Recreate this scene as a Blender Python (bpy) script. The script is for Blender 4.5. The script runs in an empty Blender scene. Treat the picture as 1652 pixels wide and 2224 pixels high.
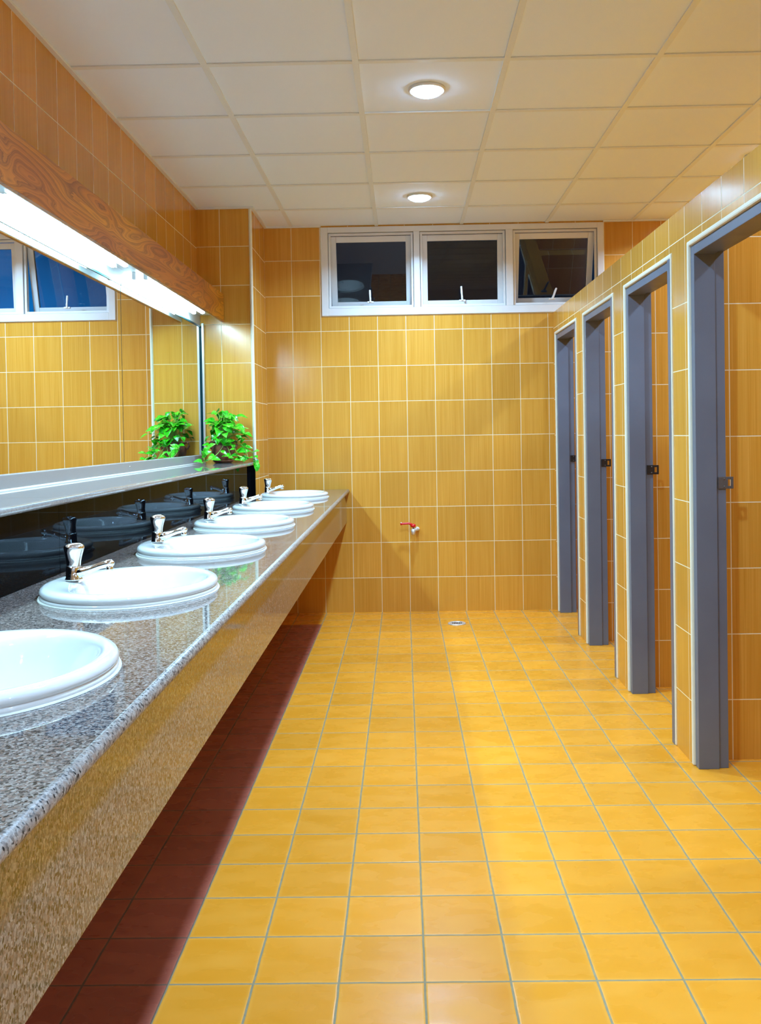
import bpy, bmesh, math, random
from mathutils import Vector, Matrix
random.seed(7)
SC = bpy.context.scene
COL = SC.collection
PI = math.pi

# ------------------------------------------------------------------ camera
FPX, CX, CY = 1980.0, 851.83, 981.748
PITCH, YAW, ROLL, CAMZ = 0.01896, 0.01208, -0.0167, 1.25722
cam_d = bpy.data.cameras.new('camera')
cam = bpy.data.objects.new('camera', cam_d)
COL.objects.link(cam)
cam_d.sensor_fit = 'VERTICAL'
cam_d.sensor_height = 36.0
cam_d.lens = FPX / 2224.0 * 36.0
cam_d.shift_x = (826.0 - CX) / 2224.0
cam_d.shift_y = (CY - 1112.0) / 2224.0
cam_d.clip_start = 0.02
_B = Matrix(((1, 0, 0), (0, 0, -1), (0, 1, 0)))
_Rx = Matrix.Rotation(PITCH, 3, 'X')
_Ry = Matrix.Rotation(YAW, 3, 'Y')
_Rz = Matrix.Rotation(ROLL, 3, 'Z')
_R = _Rz @ _Rx @ _Ry @ _B
_M = Matrix((_R[0], -Vector(_R[1]), -Vector(_R[2]))).transposed().to_4x4()
_M.translation = (0, 0, CAMZ)
cam.matrix_world = _M
SC.camera = cam

# ------------------------------------------------------------------ view / exposure
SC.view_settings.view_transform = 'Standard'
SC.view_settings.look = 'None'
SC.view_settings.exposure = 0.36
SC.view_settings.gamma = 1.0
SC.view_settings.use_curve_mapping = False
SC.cycles.use_denoising = True
SC.cycles.max_bounces = 10
SC.cycles.diffuse_bounces = 6
SC.cycles.glossy_bounces = 6
SC.cycles.transparent_max_bounces = 8
SC.cycles.caustics_reflective = False
SC.cycles.caustics_refractive = False
SC.cycles.sample_clamp_indirect = 6.0

DOWN_W = 35.0          # each ceiling downlight
STALL_W = 18.0         # each downlight over a cubicle
TUBE_E = 84.0          # emission of the fluorescent tubes
DOWN_COL = (0.38, 0.66, 1.0)
STALL_COL = (0.48, 0.70, 1.0)
TUBE_COL = (0.46, 0.80, 1.0)

# ------------------------------------------------------------------ world: night sky, blue towards the right
W = bpy.data.worlds.new('night_sky')
SC.world = W
W.use_nodes = True
wt = W.node_tree
wt.nodes.clear()
w_out = wt.nodes.new('ShaderNodeOutputWorld')
w_bg = wt.nodes.new('ShaderNodeBackground')
w_tc = wt.nodes.new('ShaderNodeTexCoord')
w_sep = wt.nodes.new('ShaderNodeSeparateXYZ')
w_mr = wt.nodes.new('ShaderNodeMapRange')
w_mr.interpolation_type = 'SMOOTHSTEP'
w_mr.inputs['From Min'].default_value = 0.17
w_mr.inputs['From Max'].default_value = 0.40
w_mix = wt.nodes.new('ShaderNodeMix')
w_mix.data_type = 'RGBA'
w_mix.inputs[6].default_value = (0.0012, 0.002, 0.006, 1)
w_mix.inputs[7].default_value = (0.004, 0.14, 0.46, 1)
w_nz = wt.nodes.new('ShaderNodeTexNoise')
w_nz.inputs['Scale'].default_value = 5.0
w_nz.inputs['Detail'].default_value = 3.0
w_mul = wt.nodes.new('ShaderNodeMath'); w_mul.operation = 'MULTIPLY'
w_mrn = wt.nodes.new('ShaderNodeMapRange')
w_mrn.inputs['From Min'].default_value = 0.3
w_mrn.inputs['From Max'].default_value = 0.62
wt.links.new(w_tc.outputs['Generated'], w_sep.inputs[0])
wt.links.new(w_tc.outputs['Generated'], w_nz.inputs['Vector'])
wt.links.new(w_sep.outputs['X'], w_mr.inputs['Value'])
wt.links.new(w_nz.outputs['Fac'], w_mrn.inputs['Value'])
wt.links.new(w_mr.outputs['Result'], w_mul.inputs[0])
wt.links.new(w_mrn.outputs['Result'], w_mul.inputs[1])
wt.links.new(w_mul.outputs[0], w_mix.inputs[0])
wt.links.new(w_mix.outputs[2], w_bg.inputs['Color'])
wt.links.new(w_bg.outputs[0], w_out.inputs[0])

# ------------------------------------------------------------------ helpers
def lin(c):
    c = c / 255.0
    return c / 12.92 if c <= 0.04045 else ((c + 0.055) / 1.055) ** 2.4

def rgb(r, g, b):
    return (lin(r), lin(g), lin(b), 1.0)

def tag(o, label=None, cat=None, group=None, kind=None):
    if label: o['label'] = label
    if cat: o['category'] = cat
    if group: o['group'] = group
    if kind: o['kind'] = kind
    return o

def empty(name, loc=(0, 0, 0), label=None, cat=None, group=None, kind=None):
    o = bpy.data.objects.new(name, None)
    COL.objects.link(o)
    o.location = loc
    o.empty_display_size = 0.05
    return tag(o, label, cat, group, kind)

def obj(name, bm, mats, parent=None, smooth=False, bevel=0.0, loc=None, segs=2, normals=True):
    if normals:
        bmesh.ops.recalc_face_normals(bm, faces=bm.faces)
    me = bpy.data.meshes.new(name)
    bm.to_mesh(me)
    bm.free()
    if not isinstance(mats, (list, tuple)):
        mats = [mats]
    for m in mats:
        me.materials.append(m)
    if smooth:
        for p in me.polygons:
            p.use_smooth = True
    o = bpy.data.objects.new(name, me)
    COL.objects.link(o)
    if parent is not None:
        o.parent = parent
    if loc is not None:
        o.location = loc
    if bevel > 0:
        md = o.modifiers.new('bevel', 'BEVEL')
        md.width = bevel
        md.segments = segs
        md.limit_method = 'ANGLE'
        md.angle_limit = math.radians(40)
        md.harden_normals = False
    return o

def bx(bm, x0, x1, y0, y1, z0, z1, mi=0):
    v = [bm.verts.new(p) for p in ((x0, y0, z0), (x1, y0, z0), (x1, y1, z0), (x0, y1, z0),
                                   (x0, y0, z1), (x1, y0, z1), (x1, y1, z1), (x0, y1, z1))]
    fs = []
    for idx in ((0, 3, 2, 1), (4, 5, 6, 7), (0, 1, 5, 4), (1, 2, 6, 5), (2, 3, 7, 6), (3, 0, 4, 7)):
        f = bm.faces.new([v[i] for i in idx])
        f.material_index = mi
        fs.append(f)
    return fs

def box(*a):
    bm = bmesh.new()
    bx(bm, *a)
    return bm

def rings(bm, rs, cap0=True, cap1=True, mi=0):
    """rs: list of lists of points (equal length), skinned into a closed tube."""
    vs = [[bm.verts.new(p) for p in r] for r in rs]
    n = len(vs[0])
    for a, b in zip(vs[:-1], vs[1:]):
        for i in range(n):
            f = bm.faces.new((a[i], a[(i + 1) % n], b[(i + 1) % n], b[i]))
            f.material_index = mi
    if cap0: bm.faces.new(list(reversed(vs[0]))).material_index = mi
    if cap1: bm.faces.new(vs[-1]).material_index = mi
    return vs

def lathe(bm, prof, c=(0, 0, 0), n=32, axis='Z', cap0=True, cap1=True, mi=0):
    rs = []
    for r, h in prof:
        ring = []
        for k in range(n):
            t = 2 * PI * k / n
            a, b = r * math.cos(t), r * math.sin(t)
            p = {'Z': (a, b, h), 'Y': (a, h, b), 'X': (h, a, b)}[axis]
            ring.append((c[0] + p[0], c[1] + p[1], c[2] + p[2]))
        rs.append(ring)
    return rings(bm, rs, cap0, cap1, mi)

def tube(bm, pts, rad, n=10, mi=0, sx=1.0):
    pts = [Vector(p) for p in pts]
    if not hasattr(rad, '__len__'):
        rad = [rad] * len(pts)
    rs = []
    up = Vector((0, 0, 1))
    for i, p in enumerate(pts):
        d = (pts[min(i + 1, len(pts) - 1)] - pts[max(i - 1, 0)]).normalized()
        s = d.cross(up)
        if s.length < 1e-3:
            s = d.cross(Vector((0, 1, 0)))
        s.normalize()
        u = s.cross(d).normalized()
        rs.append([tuple(p + s * (math.cos(2 * PI * k / n) * rad[i] * sx) + u * (math.sin(2 * PI * k / n) * rad[i])) for k in range(n)])
    return rings(bm, rs, True, True, mi)

def copy_tree(o, parent=None):
    c = o.copy()
    COL.objects.link(c)
    if parent is not None:
        c.parent = parent
        c.matrix_parent_inverse = o.matrix_parent_inverse.copy()
    for ch in list(o.children):
        copy_tree(ch, c)
    return c

# ------------------------------------------------------------------ material helpers
class NT:
    def __init__(s, name):
        s.m = bpy.data.materials.new(name)
        s.m.use_nodes = True
        s.t = s.m.node_tree
        s.t.nodes.clear()
        s.out = s.t.nodes.new('ShaderNodeOutputMaterial')
    def n(s, typ, **kw):
        nd = s.t.nodes.new('ShaderNode' + typ)
        for k, v in kw.items():
            setattr(nd, k, v)
        return nd
    def l(s, a, b):
        s.t.links.new(a, b)
    def put(s, sock, v):
        if hasattr(v, 'is_linked'):
            s.l(v, sock)
        else:
            sock.default_value = v
    def math(s, op, a, b=None, c=None, clamp=False):
        nd = s.n('Math', operation=op, use_clamp=clamp)
        for i, v in enumerate((a, b, c)):
            if v is not None:
                s.put(nd.inputs[i], v)
        return nd.outputs[0]
    def mix(s, f, a, b, blend='MIX'):
        nd = s.n('Mix', data_type='RGBA', blend_type=blend)
        s.put(nd.inputs[0], f); s.put(nd.inputs[6], a); s.put(nd.inputs[7], b)
        return nd.outputs[2]
    def rng(s, v, a, b, c=0.0, d=1.0, smooth=False):
        nd = s.n('MapRange')
        if smooth: nd.interpolation_type = 'SMOOTHSTEP'
        s.put(nd.inputs[0], v)
        for i, q in enumerate((a, b, c, d)):
            s.put(nd.inputs[1 + i], q)
        return nd.outputs[0]
    def xyz(s, x, y, z):
        nd = s.n('CombineXYZ')
        for i, v in enumerate((x, y, z)): s.put(nd.inputs[i], v)
        return nd.outputs[0]
    def sep(s, v):
        nd = s.n('SeparateXYZ'); s.l(v, nd.inputs[0]); return nd.outputs
    def noise(s, vec, scale, detail=2.0, rough=0.5, dist=0.0):
        nd = s.n('TexNoise')
        s.l(vec, nd.inputs['Vector'])
        nd.inputs['Scale'].default_value = scale
        nd.inputs['Detail'].default_value = detail
        nd.inputs['Roughness'].default_value = rough
        nd.inputs['Distortion'].default_value = dist
        return nd.outputs[0]
    def ramp(s, f, stops):
        nd = s.n('ValToRGB')
        el = nd.color_ramp.elements
        while len(el) < len(stops): el.new(0.5)
        for e, (p, c) in zip(el, stops):
            e.position = p; e.color = c
        s.l(f, nd.inputs[0])
        return nd.outputs[0]
    def bsdf(s, col, rough=0.5, metal=0.0, spec=0.5, bump=None, bstr=0.3, bdist=0.002, coat=0.0, coat_rough=0.05):
        b = s.n('BsdfPrincipled')
        s.put(b.inputs['Base Color'], col)
        s.put(b.inputs['Roughness'], rough)
        b.inputs['Metallic'].default_value = metal
        b.inputs['Specular IOR Level'].default_value = spec
        b.inputs['Coat Weight'].default_value = coat
        b.inputs['Coat Roughness'].default_value = coat_rough
        if bump is not None:
            bp = s.n('Bump')
            bp.inputs['Strength'].default_value = bstr
            bp.inputs['Distance'].default_value = bdist
            s.l(bump, bp.inputs['Height'])
            s.l(bp.outputs[0], b.inputs['Normal'])
        s.l(b.outputs[0], s.out.inputs[0])
        return b
    def pos(s):
        return s.n('NewGeometry').outputs['Position']
    def loc(s):
        return s.n('TexCoord').outputs['Object']

def plain(name, col, rough=0.5, metal=0.0, spec=0.5, nscale=30.0, namt=0.06, coat=0.0):
    k = NT(name)
    nz = k.noise(k.loc(), nscale, 3.0)
    dark = tuple(c * (1 - namt) for c in col[:3]) + (1,)
    lite = tuple(min(1, c * (1 + namt)) for c in col[:3]) + (1,)
    k.bsdf(k.mix(nz, dark, lite), rough, metal, spec, coat=coat)
    return k.m

def emit(name, col, strength):
    k = NT(name)
    e = k.n('Emission')
    e.inputs[0].default_value = tuple(col[:3]) + (1,)
    e.inputs[1].default_value = strength
    k.l(e.outputs[0], k.out.inputs[0])
    return k.m

def grid(k, u, v, su, sv, gw):
    """returns (tile mask 1 on tile 0 in grout, cell vector, fu, fv distances)"""
    fu = k.math('FRACT', u); fv = k.math('FRACT', v)
    du = k.math('MULTIPLY', k.math('MINIMUM', fu, k.math('SUBTRACT', 1.0, fu)), su)
    dv = k.math('MULTIPLY', k.math('MINIMUM', fv, k.math('SUBTRACT', 1.0, fv)), sv)
    d = k.math('MINIMUM', du, dv)
    mask = k.rng(d, gw * 0.5 - 0.0005, gw * 0.5 + 0.0005, 0, 1, True)
    cell = k.xyz(k.math('FLOOR', u), k.math('FLOOR', v), 0.0)
    return mask, cell, d

def wall_tile(name, ux, uy, vz):
    k = NT(name)
    P = k.sep(k.pos())
    N = k.sep(k.n('NewGeometry').outputs['True Normal'])
    facing_x = k.math('GREATER_THAN', k.math('ABSOLUTE', N[0]), 0.5)
    uX = k.math('SUBTRACT', P[0], ux)
    uY = k.math('SUBTRACT', P[1], uy)
    uraw = k.math('ADD', k.math('MULTIPLY', uX, k.math('SUBTRACT', 1.0, facing_x)), k.math('MULTIPLY', uY, facing_x))
    vraw = k.math('SUBTRACT', P[2], vz)
    u = k.math('DIVIDE', uraw, 0.20); v = k.math('DIVIDE', vraw, 0.25)
    mask, cell, d = grid(k, u, v, 0.20, 0.25, 0.0033)
    wn = k.n('TexWhiteNoise', noise_dimensions='3D'); k.l(cell, wn.inputs['Vector'])
    rnd = wn.outputs['Value']
    off = k.math('MULTIPLY', rnd, 37.0)
    sv = k.xyz(k.math('ADD', k.math('MULTIPLY', uraw, 380.0), off), k.math('MULTIPLY', vraw, 2.2), off)
    st = k.noise(sv, 1.0, 3.0, 0.6)
    sv2 = k.xyz(k.math('ADD', k.math('MULTIPLY', uraw, 45.0), off), k.math('MULTIPLY', vraw, 1.2), off)
    st2 = k.noise(sv2, 1.0, 2.0, 0.5)
    f = k.math('ADD', k.math('MULTIPLY', st, 0.68), k.math('MULTIPLY', st2, 0.32))
    col = k.ramp(f, [(0.30, (0.56, 0.24, 0.022, 1)), (0.50, (0.65, 0.308, 0.040, 1)), (0.70, (0.72, 0.37, 0.066, 1))])
    val = k.rng(rnd, 0, 1, 0.90, 1.06)
    hs = k.n('HueSaturation'); k.l(val, hs.inputs['Value']); k.l(col, hs.inputs['Color'])
    grout = (0.86, 0.77, 0.52, 1)
    c = k.mix(mask, grout, hs.outputs[0])
    r = k.rng(mask, 0, 1, 0.6, 0.18)
    k.bsdf(c, r, 0, 0.31, bump=mask, bstr=0.35, bdist=0.001)
    return k.m

def floor_tile(name, cols, grout, fx0=-0.5621, fy0=2.06882, su=0.19707, sv=0.19591, rough=(0.22, 0.34)):
    k = NT(name)
    P = k.sep(k.pos())
    # hand-laid joints wander by a millimetre or so
    wob = k.math('MULTIPLY', k.math('SUBTRACT', k.noise(k.pos(), 14.0, 2.0), 0.5), 0.0035)
    u = k.math('DIVIDE', k.math('ADD', k.math('SUBTRACT', P[0], fx0), wob), su)
    v = k.math('DIVIDE', k.math('ADD', k.math('SUBTRACT', P[1], fy0), wob), sv)
    mask, cell, d = grid(k, u, v, su, sv, 0.0052)
    wn = k.n('TexWhiteNoise', noise_dimensions='3D'); k.l(cell, wn.inputs['Vector'])
    rnd = wn.outputs['Value']
    off = k.math('MULTIPLY', rnd, 23.0)
    sv_ = k.xyz(k.math('ADD', k.math('MULTIPLY', P[0], 9.0), off), k.math('ADD', k.math('MULTIPLY', P[1], 17.0), off), off)
    blot = k.noise(sv_, 0.8, 2.0, 0.5)
    col = k.ramp(blot, [(0.30, cols[0]), (0.5, cols[1]), (0.72, cols[2])])
    hs = k.n('HueSaturation'); k.l(k.rng(rnd, 0, 1, 0.92, 1.05), hs.inputs['Value']); k.l(col, hs.inputs['Color'])
    edge = k.rng(d, 0.0026, 0.014, 0.35, 0.0, True)
    c1 = k.mix(edge, hs.outputs[0], cols[3])
    gn = k.noise(k.pos(), 60.0, 2.0)
    g = k.mix(gn, grout[0], grout[1])
    c = k.mix(mask, g, c1)
    rr = k.rng(blot, 0.3, 0.7, rough[0], rough[1])
    r = k.math('ADD', k.math('MULTIPLY', mask, rr), k.math('MULTIPLY', k.math('SUBTRACT', 1.0, mask), 0.7))
    h = k.rng(d, 0.0015, 0.006, 0, 1, True)
    k.bsdf(c, r, 0, 0.17, bump=h, bstr=0.35, bdist=0.0012)
    return k.m

def granite(name, base, rough=0.05, dark=1.0):
    k = NT(name)
    p = k.pos()
    def vor(scale, feature='F1', rnd=1.0):
        nd = k.n('TexVoronoi', feature=feature)
        nd.inputs['Scale'].default_value = scale
        nd.inputs['Randomness'].default_value = rnd
        mp = k.n('Mapping'); k.l(p, mp.inputs[0])
        mp.inputs['Scale'].default_value = (1.0, 1.0, 0.75)
        wn = k.noise(p, 160.0, 2.0)
        ad = k.n('VectorMath', operation='ADD')
        sc = k.n('VectorMath', operation='SCALE'); sc.inputs[0].default_value = (1, 1, 1)
        k.l(k.math('MULTIPLY', wn, 0.006), sc.inputs['Scale'])
        k.l(mp.outputs[0], ad.inputs[0]); k.l(sc.outputs[0], ad.inputs[1])
        k.l(ad.outputs[0], nd.inputs['Vector'])
        return nd
    v1 = vor(290.0)
    s1 = k.sep(v1.outputs['Color'])
    col = k.ramp(s1[0], [(0.00, base[0]), (0.18, base[1]), (0.42, base[2]), (0.66, base[3]), (0.88, base[4])])
    col_n = k.ramp(k.noise(p, 420.0, 2.0, 0.7), [(0.35, (0.55, 0.55, 0.55, 1)), (0.62, (1.1, 1.1, 1.1, 1))])
    col = k.mix(0.15 + 0.4 * dark, col, col_n, 'MULTIPLY')
    v2 = vor(230.0)
    s2 = k.sep(v2.outputs['Color'])
    blk = k.math('MULTIPLY', k.math('GREATER_THAN', s2[1], 0.82), k.rng(v2.outputs['Distance'], 0.35, 0.55, 1, 0))
    col = k.mix(k.math('MULTIPLY', blk, dark), col, (0.012, 0.012, 0.013, 1))
    k.bsdf(col, rough, 0, 0.5)
    return k.m

# ------------------------------------------------------------------ materials
M = {}
M['tile_back'] = wall_tile('honey_tile_back', -0.76773, 0.05, -0.0048)
M['tile_left'] = wall_tile('honey_tile_left', -1.16, 0.12, -0.022)
M['tile_pil'] = wall_tile('honey_tile_pilaster', -1.16, 0.03, -0.014)
M['tile_right'] = wall_tile('honey_tile_right', 1.234, 0.058, -0.0145)
M['tile_stall'] = wall_tile('honey_tile_stall', 1.234, 0.06, -0.020)
M['floor'] = floor_tile('yellow_floor_tile',
    ((0.73, 0.275, 0.018, 1), (0.75, 0.29, 0.022, 1), (0.77, 0.31, 0.028, 1), (0.81, 0.39, 0.07, 1)),
    ((0.20, 0.17, 0.10, 1), (0.34, 0.28, 0.16, 1)))
M['floor_red'] = floor_tile('brick_red_floor_tile',
    ((0.34, 0.088, 0.055, 1), (0.37, 0.098, 0.060, 1), (0.41, 0.115, 0.068, 1), (0.44, 0.14, 0.08, 1)),
    ((0.13, 0.075, 0.05, 1), (0.18, 0.11, 0.07, 1)))
GR = [(0.03, 0.027, 0.025, 1), (0.125, 0.10, 0.09, 1), (0.22, 0.175, 0.155, 1), (0.37, 0.33, 0.30, 1), (0.21, 0.14, 0.11, 1)]
M['granite'] = granite('pink_grey_granite', GR, 0.035)
M['granite_front'] = granite('pink_grey_granite_front', GR, 0.08)
M['granite_edge'] = granite('honed_granite_edge', [(0.12, 0.11, 0.10, 1), (0.30, 0.25, 0.22, 1), (0.42, 0.37, 0.33, 1), (0.52, 0.48, 0.44, 1), (0.38, 0.30, 0.25, 1)], 0.38)
M['granite_ledge'] = granite('grey_granite', [(0.20, 0.18, 0.17, 1), (0.23, 0.21, 0.20, 1), (0.26, 0.24, 0.225, 1), (0.29, 0.27, 0.255, 1), (0.25, 0.22, 0.21, 1)], 0.03, 0.0)
k = NT('polished_black_granite')
df = k.n('BsdfDiffuse'); df.inputs[0].default_value = (0.003, 0.003, 0.004, 1)
gl = k.n('BsdfGlossy'); gl.inputs['Roughness'].default_value = 0.02; gl.inputs[0].default_value = (0.72, 0.86, 1.0, 1)
fr = k.n('Fresnel'); fr.inputs[0].default_value = 1.22
spk = k.rng(k.noise(k.pos(), 260.0, 2.0), 0.3, 0.7, 0.38, 0.50)
mx = k.n('MixShader'); k.l(k.math('MULTIPLY', fr.outputs[0], spk), mx.inputs[0]); k.l(df.outputs[0], mx.inputs[1]); k.l(gl.outputs[0], mx.inputs[2])
k.l(mx.outputs[0], k.out.inputs[0])
M['black_granite'] = k.m
M['upstand'] = plain('pale_grey_stone', (0.34, 0.32, 0.305, 1), 0.25, 0, 0.4, 260.0, 0.05)
M['ceiling'] = plain('white_ceiling_board', (0.86, 0.92, 1.0, 1), 0.85, 0, 0.2, 250.0, 0.03)
M['white_wall'] = plain('white_bounce_wall_paint', (0.80, 0.80, 0.79, 1), 0.7, 0, 0.3, 8.0, 0.02)
M['tee'] = plain('cream_painted_steel', (0.80, 0.82, 0.80, 1), 0.5, 0, 0.4, 60.0, 0.03)
M['white_trim'] = plain('cream_plastic_trim', (0.82, 0.78, 0.60, 1), 0.35, 0, 0.4, 20.0, 0.05)
M['window_white'] = plain('white_window_paint', (0.76, 0.74, 0.71, 1), 0.35, 0, 0.45, 12.0, 0.05)
M['gasket'] = plain('grey_window_gasket', (0.16, 0.16, 0.15, 1), 0.6)
M['grey_paint'] = None
k = NT('slate_grey_gloss_paint')
nz = k.noise(k.loc(), 6.0, 4.0)
br = k.noise(k.loc(), 140.0, 2.0)
k.bsdf(k.mix(nz, (0.108, 0.124, 0.160, 1), (0.146, 0.160, 0.198, 1)), k.rng(nz, 0.3, 0.7, 0.28, 0.42), 0, 0.5, bump=br, bstr=0.15, bdist=0.001)
M['grey_paint'] = k.m
M['chrome'] = plain('chrome', (0.80, 0.81, 0.82, 1), 0.06, 1.0, 0.5, 10.0, 0.02)
M['steel'] = plain('brushed_steel', (0.13, 0.13, 0.135, 1), 0.34, 0.5, 0.5, 90.0, 0.25)
M['dark_steel'] = plain('dark_steel', (0.035, 0.033, 0.032, 1), 0.32, 0.6, 0.5, 90.0, 0.2)
M['satin_chrome'] = plain('satin_chrome', (0.72, 0.72, 0.70, 1), 0.28, 0.6, 0.5, 40.0, 0.03)
M['alu'] = plain('aluminium', (0.62, 0.62, 0.62, 1), 0.30, 1.0, 0.5, 90.0, 0.05)
M['ceramic'] = plain('white_glazed_ceramic', (0.82, 0.83, 0.82, 1), 0.05, 0, 0.5, 8.0, 0.01, coat=0.5)
M['silicone'] = plain('white_silicone', (0.74, 0.74, 0.70, 1), 0.45, 0, 0.4, 60.0, 0.08)
M['red'] = plain('red_lever_plastic', (0.62, 0.006, 0.006, 1), 0.30, 0, 0.5)
M['white_board'] = plain('white_laminate', (0.78, 0.79, 0.79, 1), 0.35, 0, 0.4, 20.0, 0.02)
M['grey_board'] = plain('grey_laminate', (0.50, 0.50, 0.50, 1), 0.35, 0, 0.4, 20.0, 0.03)
M['teal_edge'] = plain('teal_edge_and_reflection', (0.0, 0.022, 0.028, 1), 0.35, 0, 0.1, 20.0, 0.1)
M['lamp'] = emit('lamp_glow', DOWN_COL, 40.0)
M['lamp_stall'] = emit('stall_lamp_glow', STALL_COL, 10.0)
M['tube'] = emit('fluorescent_glow', TUBE_COL, TUBE_E)
k = NT('mirror_silver')
k.bsdf((0.93, 0.95, 0.94, 1), 0.0, 1.0)
M['mirror'] = k.m
k = NT('window_glass')
tr = k.n('BsdfTransparent'); tr.inputs[0].default_value = (0.90, 0.95, 0.97, 1)
gl = k.n('BsdfGlossy'); gl.inputs['Roughness'].default_value = 0.0
fr = k.n('Fresnel'); fr.inputs[0].default_value = 1.5
fac = k.math('ADD', k.math('MULTIPLY', fr.outputs[0], 0.9), 0.0, clamp=True)
mx = k.n('MixShader'); k.l(fac, mx.inputs[0]); k.l(tr.outputs[0], mx.inputs[1]); k.l(gl.outputs[0], mx.inputs[2])
k.l(mx.outputs[0], k.out.inputs[0])
M['glass'] = k.m
# pelmet wood: long flame figure running along the board
k = NT('varnished_teak')
P = k.sep(k.pos())
wv = k.xyz(k.math('MULTIPLY', P[1], 1.25), k.math('MULTIPLY', P[2], 5.5), k.math('MULTIPLY', P[0], 3.0))
warp = k.noise(wv, 1.0, 1.5, 0.45, 0.9)
ringv = k.math('ADD', k.math('MULTIPLY', P[2], 20.0), k.math('MULTIPLY', warp, 13.0))
fine = k.noise(k.xyz(k.math('MULTIPLY', P[1], 9.0), k.math('MULTIPLY', P[2], 160.0), P[0]), 1.0, 3.0, 0.6)
saw = k.math('FRACT', k.math('ADD', ringv, k.math('MULTIPLY', fine, 0.25)))
ring = k.math('ADD', k.math('MULTIPLY', k.math('POWER', saw, 3.0), 0.6), k.math('MULTIPLY', k.math('POWER', k.math('FRACT', k.math('MULTIPLY', ringv, 3.0)), 2.0), 0.4))
colA = k.ramp(warp, [(0.3, (0.42, 0.105, 0.002, 1)), (0.52, (0.54, 0.155, 0.004, 1)), (0.7, (0.64, 0.22, 0.008, 1))])
colB = k.mix(k.math('MULTIPLY', ring, 1.0, clamp=True), colA, (0.10, 0.024, 0.002, 1))
colC = k.mix(k.math('MULTIPLY', fine, 0.28), colB, (0.12, 0.03, 0.008, 1))
k.bsdf(colC, 0.40, 0, 0.16)
M['wood'] = k.m
k = NT('pothos_leaf')
nz = k.noise(k.loc(), 38.0, 3.0, 0.6, 0.5)
inf = k.n('NewGeometry')
rp = inf.outputs['Random Per Island']
f = k.math('ADD', nz, k.math('MULTIPLY', k.math('SUBTRACT', rp, 0.5), 0.3))
col = k.ramp(f, [(0.28, (0.008, 0.16, 0.004, 1)), (0.48, (0.030, 0.44, 0.008, 1)), (0.62, (0.09, 0.66, 0.016, 1)), (0.74, (0.50, 0.86, 0.18, 1))])
b = k.bsdf(col, 0.25, 0, 0.5)
b.inputs['Subsurface Weight'].default_value = 0.0
M['leaf'] = k.m
M['stem'] = plain('pothos_stem', (0.22, 0.46, 0.06, 1), 0.45)
k = NT('terracotta')
nz = k.noise(k.loc(), 22.0, 4.0, 0.6)
P = k.sep(k.loc())
k.bsdf(k.ramp(nz, [(0.35, (0.055, 0.030, 0.022, 1)), (0.5, (0.20, 0.065, 0.030, 1)), (0.68, (0.36, 0.13, 0.055, 1))]), 0.55, 0, 0.4, bump=nz, bstr=0.3, bdist=0.002)
M['terracotta'] = k.m
M['soil'] = plain('potting_soil', (0.02, 0.014, 0.010, 1), 0.9)

# ------------------------------------------------------------------ room dimensions
XL, XR_OUT, YB, YF, ZC = -1.31, 2.75, 6.45, -2.4, 2.729
YS = 1.50                     # the cubicle block starts here
XP = 1.07                     # cubicle front wall
XPB = 1.165                   # its back face
PX, PY = -0.957, 5.88         # pilaster
ZP = 2.098                    # top of the cubicle walls

def struct(o):
    o['kind'] = 'structure'
    return o

# floor: yellow field and a brick-red band under the counter
bm = bmesh.new()
xs = [XL - 0.1, -0.5621, XR_OUT + 0.1]
ys = [YF - 0.1, 2.06882 + 20.33 * 0.19591, YB + 0.1]
gv = [[bm.verts.new((x, y, 0)) for y in ys] for x in xs]
for i in range(2):
    for j in range(2):
        f = bm.faces.new((gv[i][j], gv[i + 1][j], gv[i + 1][j + 1], gv[i][j + 1]))
        f.material_index = 1 if (i == 0 and j == 0) else 0
struct(obj('floor', bm, [M['floor'], M['floor_red']]))

# back wall with the window opening
WX0, WX1, WZ0, WZ1 = -0.557, 1.427, 2.102, 2.724
bm = bmesh.new()
bx(bm, XL - 0.1, WX0, YB, YB + 0.12, 0, ZC + 0.1)
bx(bm, WX0, WX1, YB, YB + 0.12, 0, WZ0)
bx(bm, WX0, WX1, YB, YB + 0.12, WZ1, ZC + 0.1)
bx(bm, WX1, XR_OUT + 0.1, YB, YB + 0.12, 0, ZC + 0.1)
struct(obj('wall_back', bm, M['tile_back']))
struct(obj('wall_left', box(XL - 0.1, XL, YF, YB, 0, ZC + 0.1), M['tile_left']))
struct(obj('wall_pilaster', box(XL, PX, PY, YB, 0, ZC + 0.1), M['tile_pil']))
struct(obj('wall_front', box(XL - 0.1, XR_OUT + 0.1, YF - 0.1, YF, 0, ZC + 0.1), M['white_wall']))  # unseen wall, made white to bounce neutral light onto the ceiling
struct(obj('wall_far_right', box(XR_OUT, XR_OUT + 0.1, YF, YB, 0, ZC + 0.1), M['tile_stall']))

# cubicle front wall with its door openings
DOORS = [(5.60, 6.385), (4.62, 5.40), (3.62, 4.40), (2.62, 3.42)]      # far to near
ZD = 1.955
bm = bmesh.new()
edges = [YS]
for a, b in sorted(DOORS):
    edges += [a, b]
edges.append(YB)
for i in range(0, len(edges), 2):
    bx(bm, XP, XPB, edges[i], edges[i + 1], 0, ZP)
for a, b in DOORS:
    bx(bm, XP, XPB, a, b, ZD, ZP)
struct(obj('wall_right', bm, M['tile_right']))
for y in (5.455, 4.455, 3.46, 2.46, YS):
    struct(obj('wall_stall', box(XPB, XR_OUT, y, y + 0.10, 0, ZP), M['tile_stall']))

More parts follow.
